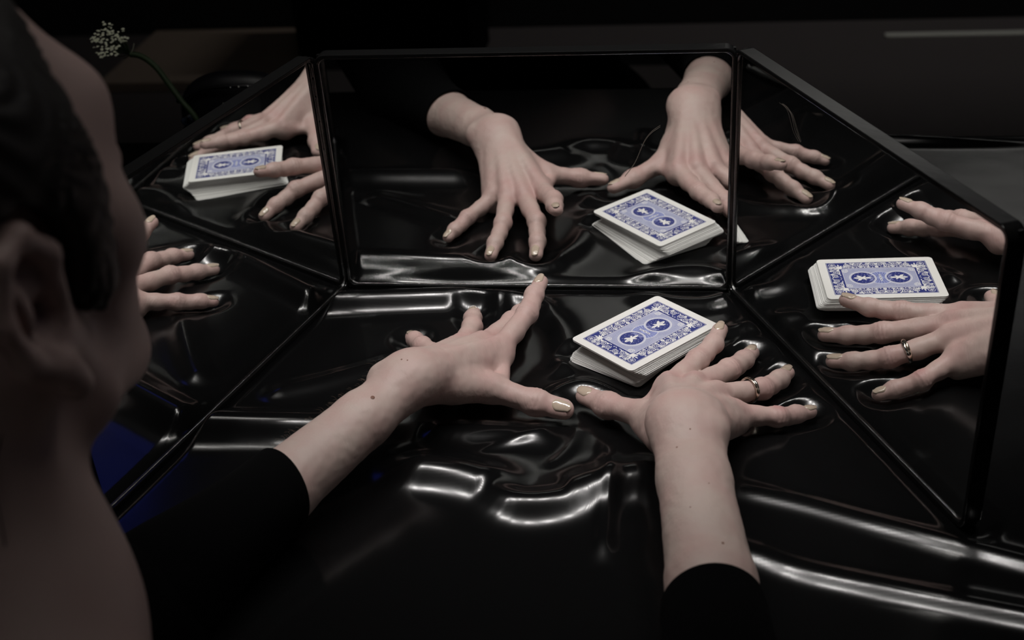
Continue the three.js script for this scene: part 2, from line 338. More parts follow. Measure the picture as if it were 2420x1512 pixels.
// ------------------------------------------------------------------ the deck of cards
function cardBack() {
  const W = 1040, H = 1456, c = document.createElement('canvas'); c.width = W; c.height = H;
  const g = c.getContext('2d'), BLUE = '#2a3374', WHITE = '#dddbd7', s = W / 63.5; // pixels per mm
  g.fillStyle = WHITE; g.fillRect(0, 0, W, H);
  const m = 6.2 * s, x0 = m, y0 = m, x1 = W - m, y1 = H - m;
  g.fillStyle = BLUE; g.fillRect(x0, y0, x1 - x0, y1 - y0);
  g.strokeStyle = WHITE; g.lineWidth = 4; g.strokeRect(x0 + 9, y0 + 9, x1 - x0 - 18, y1 - y0 - 18);
  const half = () => {
    // inner field of fine lines
    const bx = 9.4 * s, fx0 = x0 + bx, fx1 = x1 - bx, fy0 = y0 + 10.5 * s;
    g.save(); g.beginPath(); g.rect(fx0, fy0, fx1 - fx0, H / 2 - fy0 + 2); g.clip();
    g.fillStyle = '#8388ac'; g.fillRect(fx0, fy0, fx1 - fx0, H / 2);
    g.strokeStyle = '#e4e3e6'; g.lineWidth = 3.4;
    for (let k = 0; k < 78; k++) {
      const a = k / 78 * 2 * Math.PI, cx = W / 2, cy = H / 2 - 13.6 * s;
      g.beginPath();
      for (let r = 8 * s; r < 44 * s; r += 7) { const b = a + 0.22 * Math.sin(r / 46) + r / 900; const X = cx + r * Math.cos(b), Y = cy + r * Math.sin(b); r === 8 * s ? g.moveTo(X, Y) : g.lineTo(X, Y); }
      g.stroke();
    }
    g.restore();
    g.strokeStyle = WHITE; g.lineWidth = 5; g.strokeRect(fx0 + 3, fy0 + 3, fx1 - fx0 - 6, H);
    // scrollwork in the border
    const spiral = (cx, cy, r, dir, turn, lw = 8) => { g.lineWidth = lw; g.beginPath(); for (let t = 0; t <= 1; t += 0.02) { const q = r * (1 - 0.86 * t), b = turn + dir * t * 4.1 * Math.PI; const X = cx + q * Math.cos(b), Y = cy + q * Math.sin(b); t ? g.lineTo(X, Y) : g.moveTo(X, Y); } g.stroke(); };
    const leaf = (cx, cy, a, l, w) => { g.save(); g.translate(cx, cy); g.rotate(a); g.beginPath(); g.moveTo(0, 0); g.quadraticCurveTo(l * 0.5, -w, l, 0); g.quadraticCurveTo(l * 0.5, w, 0, 0); g.fill(); g.restore(); };
    g.fillStyle = WHITE;
    for (const sx of [-1, 1]) {
      g.save(); g.translate(W / 2, 0); g.scale(sx, 1);
      const e = (x1 - x0) / 2;
      // side border
      for (let i = 0; i < 4; i++) {
        const y = y0 + (17 + i * 6.1) * s, x = e - 4.9 * s;
        spiral(x + (i % 2 ? 1 : -1) * 0.9 * s, y, 2.9 * s, i % 2 ? 1 : -1, i * 1.4);
        leaf(x + 1.6 * s, y + 2.4 * s, 0.9, 3.2 * s, 1.0 * s); leaf(x - 2.2 * s, y - 2.6 * s, -2.3, 2.6 * s, 0.9 * s); leaf(x - 3 * s, y + 2 * s, 2.2, 2.2 * s, 0.8 * s);
        spiral(x + (i % 2 ? -2.6 : 2.6) * s, y + 2.6 * s, 1.5 * s, i % 2 ? -1 : 1, 1 + i, 6); leaf(x + 3.1 * s, y + 0.6 * s, 1.7, 2.6 * s, 0.8 * s); leaf(x - 3.4 * s, y - 1.2 * s, -1.2, 2.4 * s, 0.7 * s); leaf(x, y + 3 * s, 0.2, 2.2 * s, 0.7 * s); leaf(x, y + 3 * s, 3.0, 2.2 * s, 0.7 * s);
        g.beginPath(); g.arc(x + 3.3 * s, y - 1.7 * s, 0.7 * s, 0, 7); g.fill(); g.beginPath(); g.arc(x - 3.4 * s, y - 0.2 * s, 0.6 * s, 0, 7); g.fill();
      }
      // end border
      for (let i = 0; i < 3; i++) {
        const x = (4.2 + i * 5.4) * s, y = y0 + 5.4 * s;
        spiral(x, y + (i % 2 ? 0.7 : -0.7) * s, 2.7 * s, i % 2 ? -1 : 1, 2 + i);
        leaf(x + 2 * s, y + 2 * s, 0.6, 3 * s, 1 * s); leaf(x - 2 * s, y - 2 * s, -2.4, 2.6 * s, 0.9 * s); leaf(x + 1 * s, y - 3.2 * s, -0.4, 2.4 * s, 0.8 * s); spiral(x + 2.6 * s, y - 2.4 * s, 1.4 * s, 1, i, 6); leaf(x - 0.6 * s, y + 3.3 * s, 0.1, 2.6 * s, 0.8 * s); leaf(x - 2.4 * s, y + 2.4 * s, 2.4, 2 * s, 0.7 * s);
      }
      // corner flourish
      const qx = e - 8.6 * s, qy = y0 + 9.6 * s;
      for (let k = 0; k < 7; k++) leaf(qx, qy, -2.6 + k * 0.62, (k % 2 ? 4.4 : 6) * s, 1.35 * s);
      g.beginPath(); g.arc(qx, qy, 1.9 * s, 0, 7); g.fill();
      spiral(qx - 5.2 * s, qy + 3.1 * s, 2.6 * s, 1, 0.4, 8); spiral(qx + 3.6 * s, qy + 5.6 * s, 2.5 * s, -1, 2.6, 8);
      g.fillStyle = BLUE; for (let k = 0; k < 5; k++) { g.beginPath(); g.arc(qx + 2.7 * s * Math.cos(k * 1.3), qy + 2.7 * s * Math.sin(k * 1.3), 0.42 * s, 0, 7); g.fill(); } g.fillStyle = WHITE;
      g.beginPath(); g.arc(e - 4.4 * s, y0 + 4.4 * s, 2.6 * s, 0, 7); g.lineWidth = 6; g.stroke();
      for (let k = 0; k < 6; k++) leaf(e - 4.4 * s, y0 + 4.4 * s, k * Math.PI / 3, 2.1 * s, 0.6 * s);
      g.restore();
    }
    // fan between the medallions
    const fan = (cx, cy, r) => { g.fillStyle = '#8e95c2'; g.beginPath(); g.arc(cx, cy, r, 0, 7); g.fill(); g.strokeStyle = BLUE; g.lineWidth = 5; for (let k = 0; k < 24; k++) { const a = k / 24 * 2 * Math.PI + 0.06; g.beginPath(); g.moveTo(cx + r * 0.3 * Math.cos(a), cy + r * 0.3 * Math.sin(a)); g.lineTo(cx + r * 0.94 * Math.cos(a), cy + r * 0.94 * Math.sin(a)); g.stroke(); } g.strokeStyle = WHITE; g.lineWidth = 7; g.beginPath(); g.arc(cx, cy, r, 0, 7); g.stroke(); };
    fan(W / 2, H / 2, 9.6 * s);
  };
  const medal = () => {
    const cx = W / 2, cy = H / 2 - 13.4 * s, R = 10.2 * s;
    g.fillStyle = WHITE; g.beginPath(); g.arc(cx, cy, R, 0, 7); g.fill();
    g.fillStyle = '#8e95c2'; g.beginPath(); g.arc(cx, cy, R * 0.94, 0, 7); g.fill();
    g.fillStyle = WHITE; g.beginPath(); g.arc(cx, cy, R * 0.9, 0, 7); g.fill();
    g.fillStyle = BLUE; g.beginPath(); g.arc(cx, cy, R * 0.86, 0, 7); g.fill();
    g.fillStyle = '#c9cbe0'; for (let k = 0; k < 26; k++) { const a = k * 2.4, r = R * 0.8 * Math.sqrt((k + 3) / 30); g.beginPath(); g.arc(cx + r * Math.cos(a), cy + r * Math.sin(a), 0.28 * s, 0, 7); g.fill(); }
    g.strokeStyle = '#a9add0'; g.lineWidth = 4; for (let k = -2; k <= 2; k++) { g.beginPath(); for (let t = -1; t <= 1; t += 0.1) { const X = cx + t * R * 0.5, Y = cy + R * 0.62 + k * 0.7 * s + 0.5 * s * Math.sin(t * 6 + k); t === -1 ? g.moveTo(X, Y) : g.lineTo(X, Y); } g.stroke(); }
    // a plain lily-like ornament
    g.fillStyle = WHITE;
    const petal = (a, l, w) => { g.save(); g.translate(cx, cy); g.rotate(a); g.beginPath(); g.moveTo(0, 0); g.bezierCurveTo(-w, -l * 0.35, -w * 0.9, -l * 0.75, 0, -l); g.bezierCurveTo(w * 0.9, -l * 0.75, w, -l * 0.35, 0, 0); g.fill(); g.restore(); };
    petal(0, R * 0.7, 1.9 * s); petal(0.75, R * 0.58, 1.5 * s); petal(-0.75, R * 0.58, 1.5 * s); petal(Math.PI, R * 0.66, 1.6 * s); petal(2.2, R * 0.4, 1.1 * s); petal(-2.2, R * 0.4, 1.1 * s);
    g.beginPath(); g.arc(cx, cy, 1.7 * s, 0, 7); g.fill();
    g.strokeStyle = BLUE; g.lineWidth = 4; g.beginPath(); g.moveTo(cx, cy - R * 0.5); g.lineTo(cx, cy - R * 0.15); g.stroke();
  };
  const twice = (f) => { f(); g.save(); g.translate(W, H); g.rotate(Math.PI); f(); g.restore(); };
  twice(half); twice(medal);
  g.strokeStyle = BLUE; g.lineWidth = 15; g.beginPath(); g.moveTo(W / 2 - 4.4 * s, H / 2); g.lineTo(W / 2 + 4.4 * s, H / 2); g.stroke();
  g.strokeStyle = WHITE; g.lineWidth = 9; for (const d of [-3.3, 3.3]) { g.beginPath(); g.ellipse(W / 2 + d * s, H / 2, 1.9 * s, 0.55 * s, 0, 0, 7); g.stroke(); }
  g.fillStyle = WHITE; g.beginPath(); g.arc(W / 2, H / 2, 1.3 * s, 0, 7); g.fill(); g.fillStyle = BLUE; g.beginPath(); g.arc(W / 2, H / 2, 0.8 * s, 0, 7); g.fill(); g.fillStyle = WHITE; g.beginPath(); g.arc(W / 2, H / 2, 0.4 * s, 0, 7); g.fill();
  const t = new THREE.CanvasTexture(c); t.colorSpace = THREE.SRGBColorSpace; t.anisotropy = 8; return t;
}
{
  const L = 0.0889, Wd = 0.0635, R = 0.0036, TH = 0.00028, N = 52;
  const outline = () => { const s = new THREE.Shape(), a = L / 2, b = Wd / 2; s.moveTo(-a + R, -b); s.lineTo(a - R, -b); s.absarc(a - R, -b + R, R, -Math.PI / 2, 0); s.lineTo(a, b - R); s.absarc(a - R, b - R, R, 0, Math.PI / 2); s.lineTo(-a + R, b); s.absarc(-a + R, b - R, R, Math.PI / 2, Math.PI); s.lineTo(-a, -b + R); s.absarc(-a + R, -b + R, R, Math.PI, 1.5 * Math.PI); return s; };
  const body = new THREE.ExtrudeGeometry(outline(), { depth: TH, bevelEnabled: false, curveSegments: 6 }); body.rotateX(-Math.PI / 2);
  const print = new THREE.ShapeGeometry(outline(), 6);
  { const p = print.attributes.position, u = print.attributes.uv; for (let i = 0; i < p.count; i++) u.setXY(i, p.getY(i) / Wd + 0.5, 0.5 - p.getX(i) / L); }
  print.rotateX(-Math.PI / 2); print.translate(0, TH + 0.00003, 0);
  const tones = [0.68, 0.65, 0.6, 0.55].map((v) => std({ color: lin(v, v * 0.985, v * 0.955), roughness: 0.5 }));
  const backMat = phys({ map: cardBack(), roughness: 0.38, clearcoat: 0.15, clearcoatRoughness: 0.35, bumpMap: rep(grainTex, 6, 8), bumpScale: 0.00001 });
  const step = (DECK.y - 0.0003) / N;
  for (let k = 0; k < N; k++) {
    const t = k / (N - 1), top = k === N - 1;
    const m = mesh('playing_card', body, tones[(k * 7 + (k >> 2)) % 4]);
    // twisted stack: the foot turned outwards, a recess under the topmost cards
    const foot = (1 - t) ** 4.5, rec = Math.exp(-(((t - 0.56) / 0.24) ** 2)), back = sstep(0.86, 0.99, t);
    const along = 0.0072 * rec * (1 - back) - 0.0008 * foot + (top ? 0 : rr(-0.0003, 0.0003)), across = -0.0056 * foot + 0.0034 * rec * (1 - back) + (top ? 0 : rr(-0.00035, 0.00035));
    const yaw = 0.8163 + 0.17 * foot + 0.02 * rec + (top ? 0 : rr(-0.006, 0.006));
    m.rotation.set(-0.018, yaw, -0.0045, 'YXZ');
    m.position.set(DECK.x + along * 0.685 + across * 0.728, DECK.y - TH - (N - 1 - k) * step, DECK.z - along * 0.728 + across * 0.685);
    if (top) {
      mesh('printed_back', print, backMat, m).userData.label = 'blue ornamental back print';
      tag(m, 'topmost playing card of the deck, blue patterned back facing up', 'card');
    } else if (k === 0) tag(m, 'bottom playing card of the deck, its white corner sticking out on the vinyl', 'card');
    else tag(m, 'white edged playing card stacked between the top and bottom cards', 'card', 'playing cards inside the deck');
  }
}

// ------------------------------------------------------------------ the person
const person = thing('person', 'person in black leaning over the table, pale hands spread on the vinyl', 'person');
const skinTex = noiseTexture(512, 40, 70, 185, 4);
const skinMat = phys({ vertexColors: true, roughness: 0.52, specularIntensity: 0.8, sheen: 0.15, sheenRoughness: 0.5, sheenColor: lin(0.5, 0.35, 0.3), bumpMap: rep(skinTex, 14), bumpScale: 0.0004 });
const nailMat = phys({ color: lin(0.47, 0.375, 0.295), roughness: 0.14, clearcoat: 1, clearcoatRoughness: 0.04 });
const black = phys({ color: lin(0.0015, 0.0015, 0.0018), roughness: 1, specularIntensity: 0.15 });
const bodyGeos = [], SKIN = {};
for (const [side, h] of Object.entries(HANDS)) {
  const P = (q) => mm(...q), sx = side === 'right' ? 1 : -1, up = h.up.clone().normalize(), wrist = P(h.wrist), elbow = P(h.elbow), r = (x) => x / 1000;
  const fore = elbow.clone().sub(wrist).normalize(), across = fore.clone().cross(up).normalize().multiplyScalar(-sx); // towards the little finger
  if (across.x * sx < 0 && side === 'right') across.negate();
  if (side === 'left' && across.x > 0) across.negate();
  const off = (p, a, u, f = 0) => p.clone().addScaledVector(across, a / 1000).addScaledVector(up, u / 1000).addScaledVector(fore, f / 1000);
  const knuckles = h.fingers.map((f) => P(f[0]));
  const palm = [
    bone(off(wrist, -6, 0, -4), knuckles[0].clone().addScaledVector(up, -0.001), r(11.5), r(h.radii[0][0]), up, 0.95),
    bone(off(wrist, -2, 1), knuckles[1].clone().addScaledVector(up, -0.001), r(13), r(h.radii[1][0]), up, 0.95),
    bone(off(wrist, 3, 0), knuckles[2].clone().addScaledVector(up, -0.001), r(13), r(h.radii[2][0]), up, 0.95),
    bone(off(wrist, 8, -3), knuckles[3].clone().addScaledVector(up, -0.001), r(11.5), r(h.radii[3][0]), up, 1),
    bone(off(wrist, 9, -7, -8), knuckles[3].clone().addScaledVector(up, -0.007), r(11), r(8.5)),
    bone(P(h.thumb[0]), P(h.thumb[1]), r(h.thumbR[0]), r(h.thumbR[1])),
    bone(knuckles[3].clone().add(across.clone().multiplyScalar(0.002)).addScaledVector(up, -0.005), off(wrist, 13, -25, -28), r(8), r(12)),
    side === 'left' ? bone(P(h.thumb[0]), P(h.thumb[1]), r(11), r(8.5)) : bone(P(h.thumb[1]).addScaledVector(up, -0.003).addScaledVector(fore, 0.006), off(wrist, -11, -27, -24), r(8.5), r(11.5)),
    bone(knuckles[0].clone().lerp(P(h.fingers[0][1]), 0.12).addScaledVector(up, -0.003), P(h.thumb[1]).lerp(P(h.thumb[2]), 0.28), r(5.5), r(4.5)),
    bone(P(h.thumb[0]).lerp(P(h.thumb[1]), 0.35), knuckles[0].clone().addScaledVector(up, -0.006), r(11), r(8)),
  ];
  const A = h.arm.map((q) => q.map(r));
  const arm = [
    bone(wrist, off(wrist, 0, 0, 45), A[0][0], A[1][0], up, A[0][1] / A[0][0]), bone(off(wrist, 0, 0, 45), off(wrist, 1, 0, 120), A[1][0], A[2][0], up, A[1][1] / A[1][0]),
    bone(off(wrist, 1, 0, 120), elbow, A[2][0], A[3][0], up, A[2][1] / A[2][0]),
    ball(off(wrist, 14.5, 7, 14), r(7.5)),
  ];
  const tendons = knuckles.map((k, i) => bone(off(wrist, -6 + 4 * i, 8, -8), k.clone().addScaledVector(up, r(h.radii[i][0] - 3.3)), r(3), r(3.4)));
  const palmField = join(0.007, ...palm), armField = join(0.005, ...arm);
  const fingers = h.fingers.map((f, i) => {
    const R = h.radii[i].map(r), [a, b, c, d] = f.map(P), fu = up.clone().setZ(0.05);
    const tip = d.clone().addScaledVector(d.clone().sub(c).normalize(), -0.0005);
    return join(0.0035, bone(a, b, R[0] * 0.85, R[1], fu, 0.97), bone(b, c, R[1], R[2], fu, 0.95), bone(c, tip, R[2], R[3], fu, 0.88),
      ball(b.clone().addScaledVector(fu, 0.0009), R[1] * 1.02), ball(c.clone().addScaledVector(fu, 0.0004), R[2] * 1.01),
      ball(a.clone().lerp(b, 0.5).addScaledVector(fu, -0.0016), R[1] * 0.97), ball(b.clone().lerp(c, 0.5).addScaledVector(fu, -0.0014), R[2] * 1.0));
  });
  const [t0, t1, t2, t3] = h.thumb.map(P), tu = h.thumbUp.clone().normalize();
  fingers.push(join(0.005, bone(t1, t2, r(h.thumbR[1]), r(h.thumbR[2]), tu, 0.95), bone(t2, t3, r(h.thumbR[2] * 1.02), r(h.thumbR[3]), tu, 0.8), ball(t2, r(h.thumbR[2] * 1.03)), ball(t1, r(h.thumbR[1] * 0.98))));
  // creases over the middle and end joints
  const creases = [];
  h.fingers.forEach((f, i) => {
    const [a, b, c, d] = f.map(P), n1 = c.clone().sub(a).normalize(), n2 = d.clone().sub(b).normalize();
    for (const s of [-3.2, -0.4, 2.6]) creases.push([b, n1, s / 1000, 0.0003]);
    for (const s of [-1.2, 1.2]) creases.push([c, n2, s / 1000, 0.0002]);
  });
  { const n = t3.clone().sub(t1).normalize(); for (const s of [-3.6, -0.8, 2.2]) creases.push([t2, n, s / 1000, 0.0003]); }
  const f = (x, y, z) => {
    let d = smin(palmField(x, y, z), armField(x, y, z), 0.018);
    for (const q of tendons) d = smin(d, q(x, y, z), 0.007);
    if (d > -0.004 || true) for (const q of fingers) d = smin(d, q(x, y, z), 0.004);
    if (Math.abs(d) < 0.004) {
      for (const [p, n, s, A] of creases) {
        const px = x - p.x, py = y - p.y, pz = z - p.z, l2 = px * px + py * py + pz * pz;
        if (l2 > 0.00026) continue;
        const e = (px * n.x + py * n.y + pz * n.z - s + 0.0004 * noise.noise(x * 300, y * 300, z * 300)) / 0.0009;
        if (e * e < 9 && px * up.x + py * up.y + pz * up.z > 0) d += A * Math.exp(-e * e) * (1 - sstep(0.00012, 0.00026, l2));
      }
      d += 0.00022 * noise.noise(x * 190, y * 190, z * 190);
    }
    return d;
  };
  SKIN[side] = { f, h, P, up, tu };
  const lo = V(1, 1, 1), hi = V(-1, -1, -1), cuff = off(wrist, 0, 0, 190);
  for (const q of [...h.fingers.flat(), ...h.thumb, h.wrist].map(P).concat([cuff])) { lo.min(q); hi.max(q); }
  const pad = 0.045, g = surface((x, y, z) => smax(f(x, y, z), (x - cuff.x) * fore.x + (y - cuff.y) * fore.y + (z - cuff.z) * fore.z, 0.002), [lo.x - pad, Math.min(lo.y, 0) - 0.02, lo.z - pad + 0.02], [hi.x + pad, hi.y + pad, hi.z + 0.02], 0.00145);
  const red = [];
  h.fingers.forEach((q, i) => { red.push([P(q[1]), 0.012, 0.55], [P(q[0]).addScaledVector(up, 0.008), 0.014, 0.5], [P(q[2]), 0.009, 0.35], [P(q[3]), 0.011, 0.55]); });
  red.push([t2, 0.014, 0.6], [t3, 0.013, 0.35], [t1, 0.02, 0.35]);
  if (side === 'right') red.push([P(h.fingers[3][1]).addScaledVector(up, 0.006), 0.0042, 2.4]);
  paint(g, (x, y, z) => {
    let e = 0; for (const [p, R, s] of red) { const q = ((x - p.x) ** 2 + (y - p.y) ** 2 + (z - p.z) ** 2) / (R * R); if (q < 6) e += s * Math.exp(-q); }
    e += 0.7 * noise.noise(x * 60, y * 60, z * 60) + 0.25 * noise.noise(x * 170, y * 170, z * 170);
    const k = 1 + 0.07 * noise.noise(x * 35 + 5, y * 35, z * 35);
    const toHand = 1 - sstep(-0.01, 0.06, (x - wrist.x) * fore.x + (y - wrist.y) * fore.y + (z - wrist.z) * fore.z);
    e = clamp(e * 1.05 + 0.35 * toHand, -0.4, 2);
    return [0.455 * k * (1 - 0.02 * e), 0.342 * k * (1 - 0.14 * e), 0.306 * k * (1 - 0.12 * e)];
  });
  bodyGeos.push(g);
  // nails: laid onto the skin by marching rays from outside to the finger's axis
  const nail = (c, d, u, len, half, R, over) => {
    const ax = d.clone().sub(c).normalize(), un = u.clone().addScaledVector(ax, -u.dot(ax)).normalize(), sd = ax.clone().cross(un), NU = 13, NV = 12;
    const top = [], bot = [];
    const hit = (o, dir) => { let t = 0; for (let i = 0; i < 60; i++) { const q = f(o.x + dir.x * t, o.y + dir.y * t, o.z + dir.z * t); if (q < 0.00005) break; t += q * 0.7; } return o.clone().addScaledVector(dir, t); };
    const end = d.clone().addScaledVector(ax, R * 0.62), rows = [];
    for (let j = 0; j <= NV; j++) {
      const v = j / NV, row = [];
      for (let i = 0; i <= NU; i++) {
        const w = i / NU * 2 - 1, th = w * half * (1 - 0.16 * v * v), back = len * (1 - v * 0.86) - len * 0.3 * w * w * (1 - v);
        const l = Math.min(back, len), base = end.clone().addScaledVector(ax, -l);
        const dir = un.clone().multiplyScalar(Math.cos(th)).addScaledVector(sd, Math.sin(th));
        const p = hit(base.clone().addScaledVector(dir, 0.02), dir.clone().negate());
        const edge = Math.min(1, 4 * (1 - Math.abs(w))) * Math.min(1, 6 * v + 0.12);
        p.addScaledVector(dir, lerp(-0.0003, 0.00055, edge));
        row.push([p, dir]);
      }
      rows.push(row);
    }
    // free edge: carried on in the direction of the last rows, rounded at the corners
    const last = rows[NV], dirOut = ax.clone().addScaledVector(un, -0.12).normalize();
    for (const [k, tuck] of [[0.5, 0], [1, 0.00005]]) rows.push(last.map(([p, dir], i) => { const w = i / NU * 2 - 1; return [p.clone().addScaledVector(dirOut, over * 1.25 * k * (1 - 0.85 * w * w)).addScaledVector(dir, -tuck), dir]; }));
    const Pn = [], T = [], M = rows.length, row = NU + 1;
    for (const rw of rows) for (const [p] of rw) Pn.push(p.x, p.y, p.z);
    for (const rw of rows) for (const [p, dir] of rw) Pn.push(p.x - dir.x * 0.0007, p.y - dir.y * 0.0007, p.z - dir.z * 0.0007);
    const o2 = M * row;
    for (let j = 0; j < M - 1; j++) for (let i = 0; i < NU; i++) { const a = j * row + i, b = a + row; T.push(a, a + 1, b, b, a + 1, b + 1, o2 + a, o2 + b, o2 + a + 1, o2 + b, o2 + b + 1, o2 + a + 1); }
    for (let i = 0; i < NU; i++) { const a = (M - 1) * row + i; T.push(a, a + 1, o2 + a, a + 1, o2 + a + 1, o2 + a); }
    for (let j = 0; j < M - 1; j++) for (const i of [0, NU]) { const a = j * row + i; i ? T.push(a, o2 + a, a + row, o2 + a, o2 + a + row, a + row) : T.push(a, a + row, o2 + a, o2 + a, a + row, o2 + a + row); }
    const q = new THREE.BufferGeometry(); q.setAttribute('position', new THREE.Float32BufferAttribute(Pn, 3)); q.setIndex(T); q.computeVertexNormals();
    mesh('fingernail', q, nailMat, person).userData.label = 'beige varnished fingernail';
  };
  h.fingers.forEach((q, i) => nail(P(q[2]), P(q[3]), up.clone().setZ(0), [0.0108, 0.0112, 0.0108, 0.009][i], 0.8, r(h.radii[i][3]), [0.0018, 0.0018, 0.0018, 0.0016][i]));
  nail(t2, t3, tu, side === 'right' ? 0.0118 : 0.0128, 0.82, r(h.thumbR[3]), 0.0022);
  SKIN[side].off = off; SKIN[side].fore = fore; SKIN[side].wrist = wrist; SKIN[side].elbow = elbow; SKIN[side].across = across;
}
// head and neck, built upright and then turned: right, up, forward
const HEAD = (() => {
  const F = V(0.3, 0.07, -0.95).normalize(), R = V(0.94, 0.06, 0.31), U = R.clone().cross(F).normalize();
  R.copy(F).cross(U).normalize();
  const o = V(-0.1655, 0.3, 0.508);
  return { F, R, U, o, m: new THREE.Matrix4().makeBasis(R, U, F.clone()).setPosition(o), inv: null };
})();
// makeBasis(R, U, F) is left-handed (F is R x U reversed), so the local third axis is backward
HEAD.m = new THREE.Matrix4().makeBasis(HEAD.R, HEAD.U, HEAD.F.clone().negate()).setPosition(HEAD.o);
HEAD.inv = HEAD.m.clone().invert();
const hp = (r, u, f) => V(r / 1000, u / 1000, -f / 1000); // local mm: right, up, forward
const local = (p) => p.clone().applyMatrix4(HEAD.inv);
const NECK = V(-0.15, 0.165, 0.56), SH = { right: V(0.03, 0.07, 0.745), left: V(-0.31, 0.06, 0.64) }, CHEST = V(-0.14, 0.05, 0.70), HIP = V(-0.1, -0.27, 0.98);
{
  const e = (r, u, f, a, b, c) => egg(hp(r, u, f), a / 1000, b / 1000, c / 1000), k = (r, u, f, q) => ball(hp(r, u, f), q / 1000), bn = (a, b, r1, r2, up, fl) => bone(hp(...a), hp(...b), r1 / 1000, r2 / 1000, up, fl);
  const skull = join(0.03, e(0, 45, -12, 73, 78, 95), e(0, 2, 38, 58, 74, 52), e(0, -58, 40, 46, 36, 46), k(0, -88, 72, 17), k(49, -14, 54, 14), k(-49, -14, 54, 14), bn([-28, 26, 80], [28, 26, 80], 13, 13));
  const jaw = join(0.012, bn([60, -22, 6], [47, -66, 20], 10, 12), bn([47, -66, 20], [10, -90, 70], 12, 14), bn([-60, -22, 6], [-47, -66, 20], 10, 12), bn([-47, -66, 20], [-10, -90, 70], 12, 14));
  const nose = join(0.008, bn([0, 14, 90], [0, -26, 108], 7, 10), k(9, -28, 98, 7.5), k(-9, -28, 98, 7.5));
  const mouth = join(0.004, bn([-19, -55, 84], [19, -55, 84], 5, 5), bn([-15, -63, 84], [15, -63, 84], 6, 6));
  const neckTo = local(NECK), chest = local(CHEST), shr = local(SH.right), shl = local(SH.left);
  const neck = join(0.03, bone(hp(0, -40, -20), neckTo, 0.054, 0.058), bone(neckTo, chest, 0.06, 0.075), bone(neckTo, shr, 0.045, 0.05), bone(neckTo, shl, 0.045, 0.05), bone(hp(48, -30, -14), neckTo.clone().lerp(chest, 0.2).add(hp(-8, 0, 48)), 0.013, 0.014));
  const ears = (s) => {
    const c = (r, u, f) => hp(s * r, u - 7, f - 2), pts = [[70, -8, 8], [76, 16, 8], [81, 30, -4], [84, 28, -18], [83, 8, -25], [79, -12, -18], [75, -28, -3]];
    const fs = pts.slice(1).map((q, i) => bone(c(...pts[i]), c(...q), 0.0046, 0.0044)), lobe = bone(c(75, -24, -4), c(74, -34, 0), 0.0075, 0.0068), plate = bone(c(73, 18, -8), c(72, -18, -6), 0.016, 0.012, V(s, 0, 0), 0.26), anti = bone(c(79, 14, -14), c(76, -14, -8), 0.004, 0.004);
    const j = join(0.004, plate, ...fs, lobe, anti), hole = ball(c(79, -4, -2), 0.0085);
    return (x, y, z) => smax(j(x, y, z), -hole(x, y, z), 0.004);
  };
  const er = ears(1), el = ears(-1), sock = [k(31, 4, 104, 20), k(-31, 4, 104, 20)], eyes = [k(31, 4, 79, 12), k(-31, 4, 79, 12)], line = bn([-18, -59, 93], [18, -59, 93], 2, 2);
  const f = (x, y, z) => {
    let d = smin(skull(x, y, z), jaw(x, y, z), 0.014);
    for (const q of sock) d = smax(d, -q(x, y, z), 0.016);
    for (const q of eyes) d = smin(d, q(x, y, z), 0.003);
    d = smin(d, nose(x, y, z), 0.012); d = smin(d, mouth(x, y, z), 0.008); d = smax(d, -line(x, y, z), 0.002);
    d = smin(d, neck(x, y, z), 0.022);
    d = smin(d, er(x, y, z), 0.006); return smin(d, el(x, y, z), 0.006);
  };
  const b = new THREE.Box3().setFromPoints([hp(-95, 140, 130), hp(95, -130, -125), neckTo.clone().addScalar(0.08), neckTo.clone().addScalar(-0.08), chest.clone().addScalar(0.08), chest.clone().addScalar(-0.08), shr, shl]);
  const g = surface(f, b.min.toArray(), b.max.toArray(), 0.0032);
  paint(g, (x, y, z) => { const n = 0.5 * noise.noise(x * 40, y * 40, z * 40); return [0.47, 0.34 * (1 - 0.08 * n), 0.315 * (1 - 0.08 * n)]; });
  g.applyMatrix4(HEAD.m);
  bodyGeos.push(g);
  // hair drawn back from brow and temples
  const cap = e(0, 50, -18, 81, 83, 101), bun = e(0, 30, -122, 34, 36, 26), side = join(0.02, e(58, 24, 10, 22, 40, 34), e(-58, 24, 10, 22, 40, 34), bn([66, 20, 34], [62, -30, 34], 14, 10, V(1, 0, 0), 0.6), bn([-66, 20, 34], [-62, -30, 34], 14, 10, V(1, 0, 0), 0.6), e(0, -20, -70, 62, 56, 42));
  const face = (x, y, z) => Math.max(-(-z - 0.052 - 0.28 * (y - 0.03)), y - 0.102); // the half space before the hairline
  const hairField = (x, y, z) => {
    let d = smin(cap(x, y, z), side(x, y, z), 0.02); d = smin(d, bun(x, y, z), 0.012);
    const front = -z - (0.05 + 0.35 * Math.max(0, y - 0.035)), low = -(y + 0.045 + 0.3 * z);
    d = smax(d, front, 0.012); d = smax(d, low, 0.014);
    const earGap = Math.hypot((y - 0.0) / 1.25, z - 0.004) - 0.024; if (Math.abs(x) > 0.05) d = smax(d, -earGap, 0.008);
    return d + 0.0005 * Math.sin(260 * y + 60 * noise.noise(x * 18, y * 18, z * 18)) * sstep(0.003, 0, Math.abs(d));
  };
  const hg = surface(hairField, [-0.1, -0.1, -0.11], [0.1, 0.15, 0.16], 0.003); hg.applyMatrix4(HEAD.m);
  mesh('hair', hg, std({ color: lin(0.01, 0.007, 0.006), roughness: 0.6 }), person).userData.label = 'dark hair drawn back over the ear';
  const wisps = [];
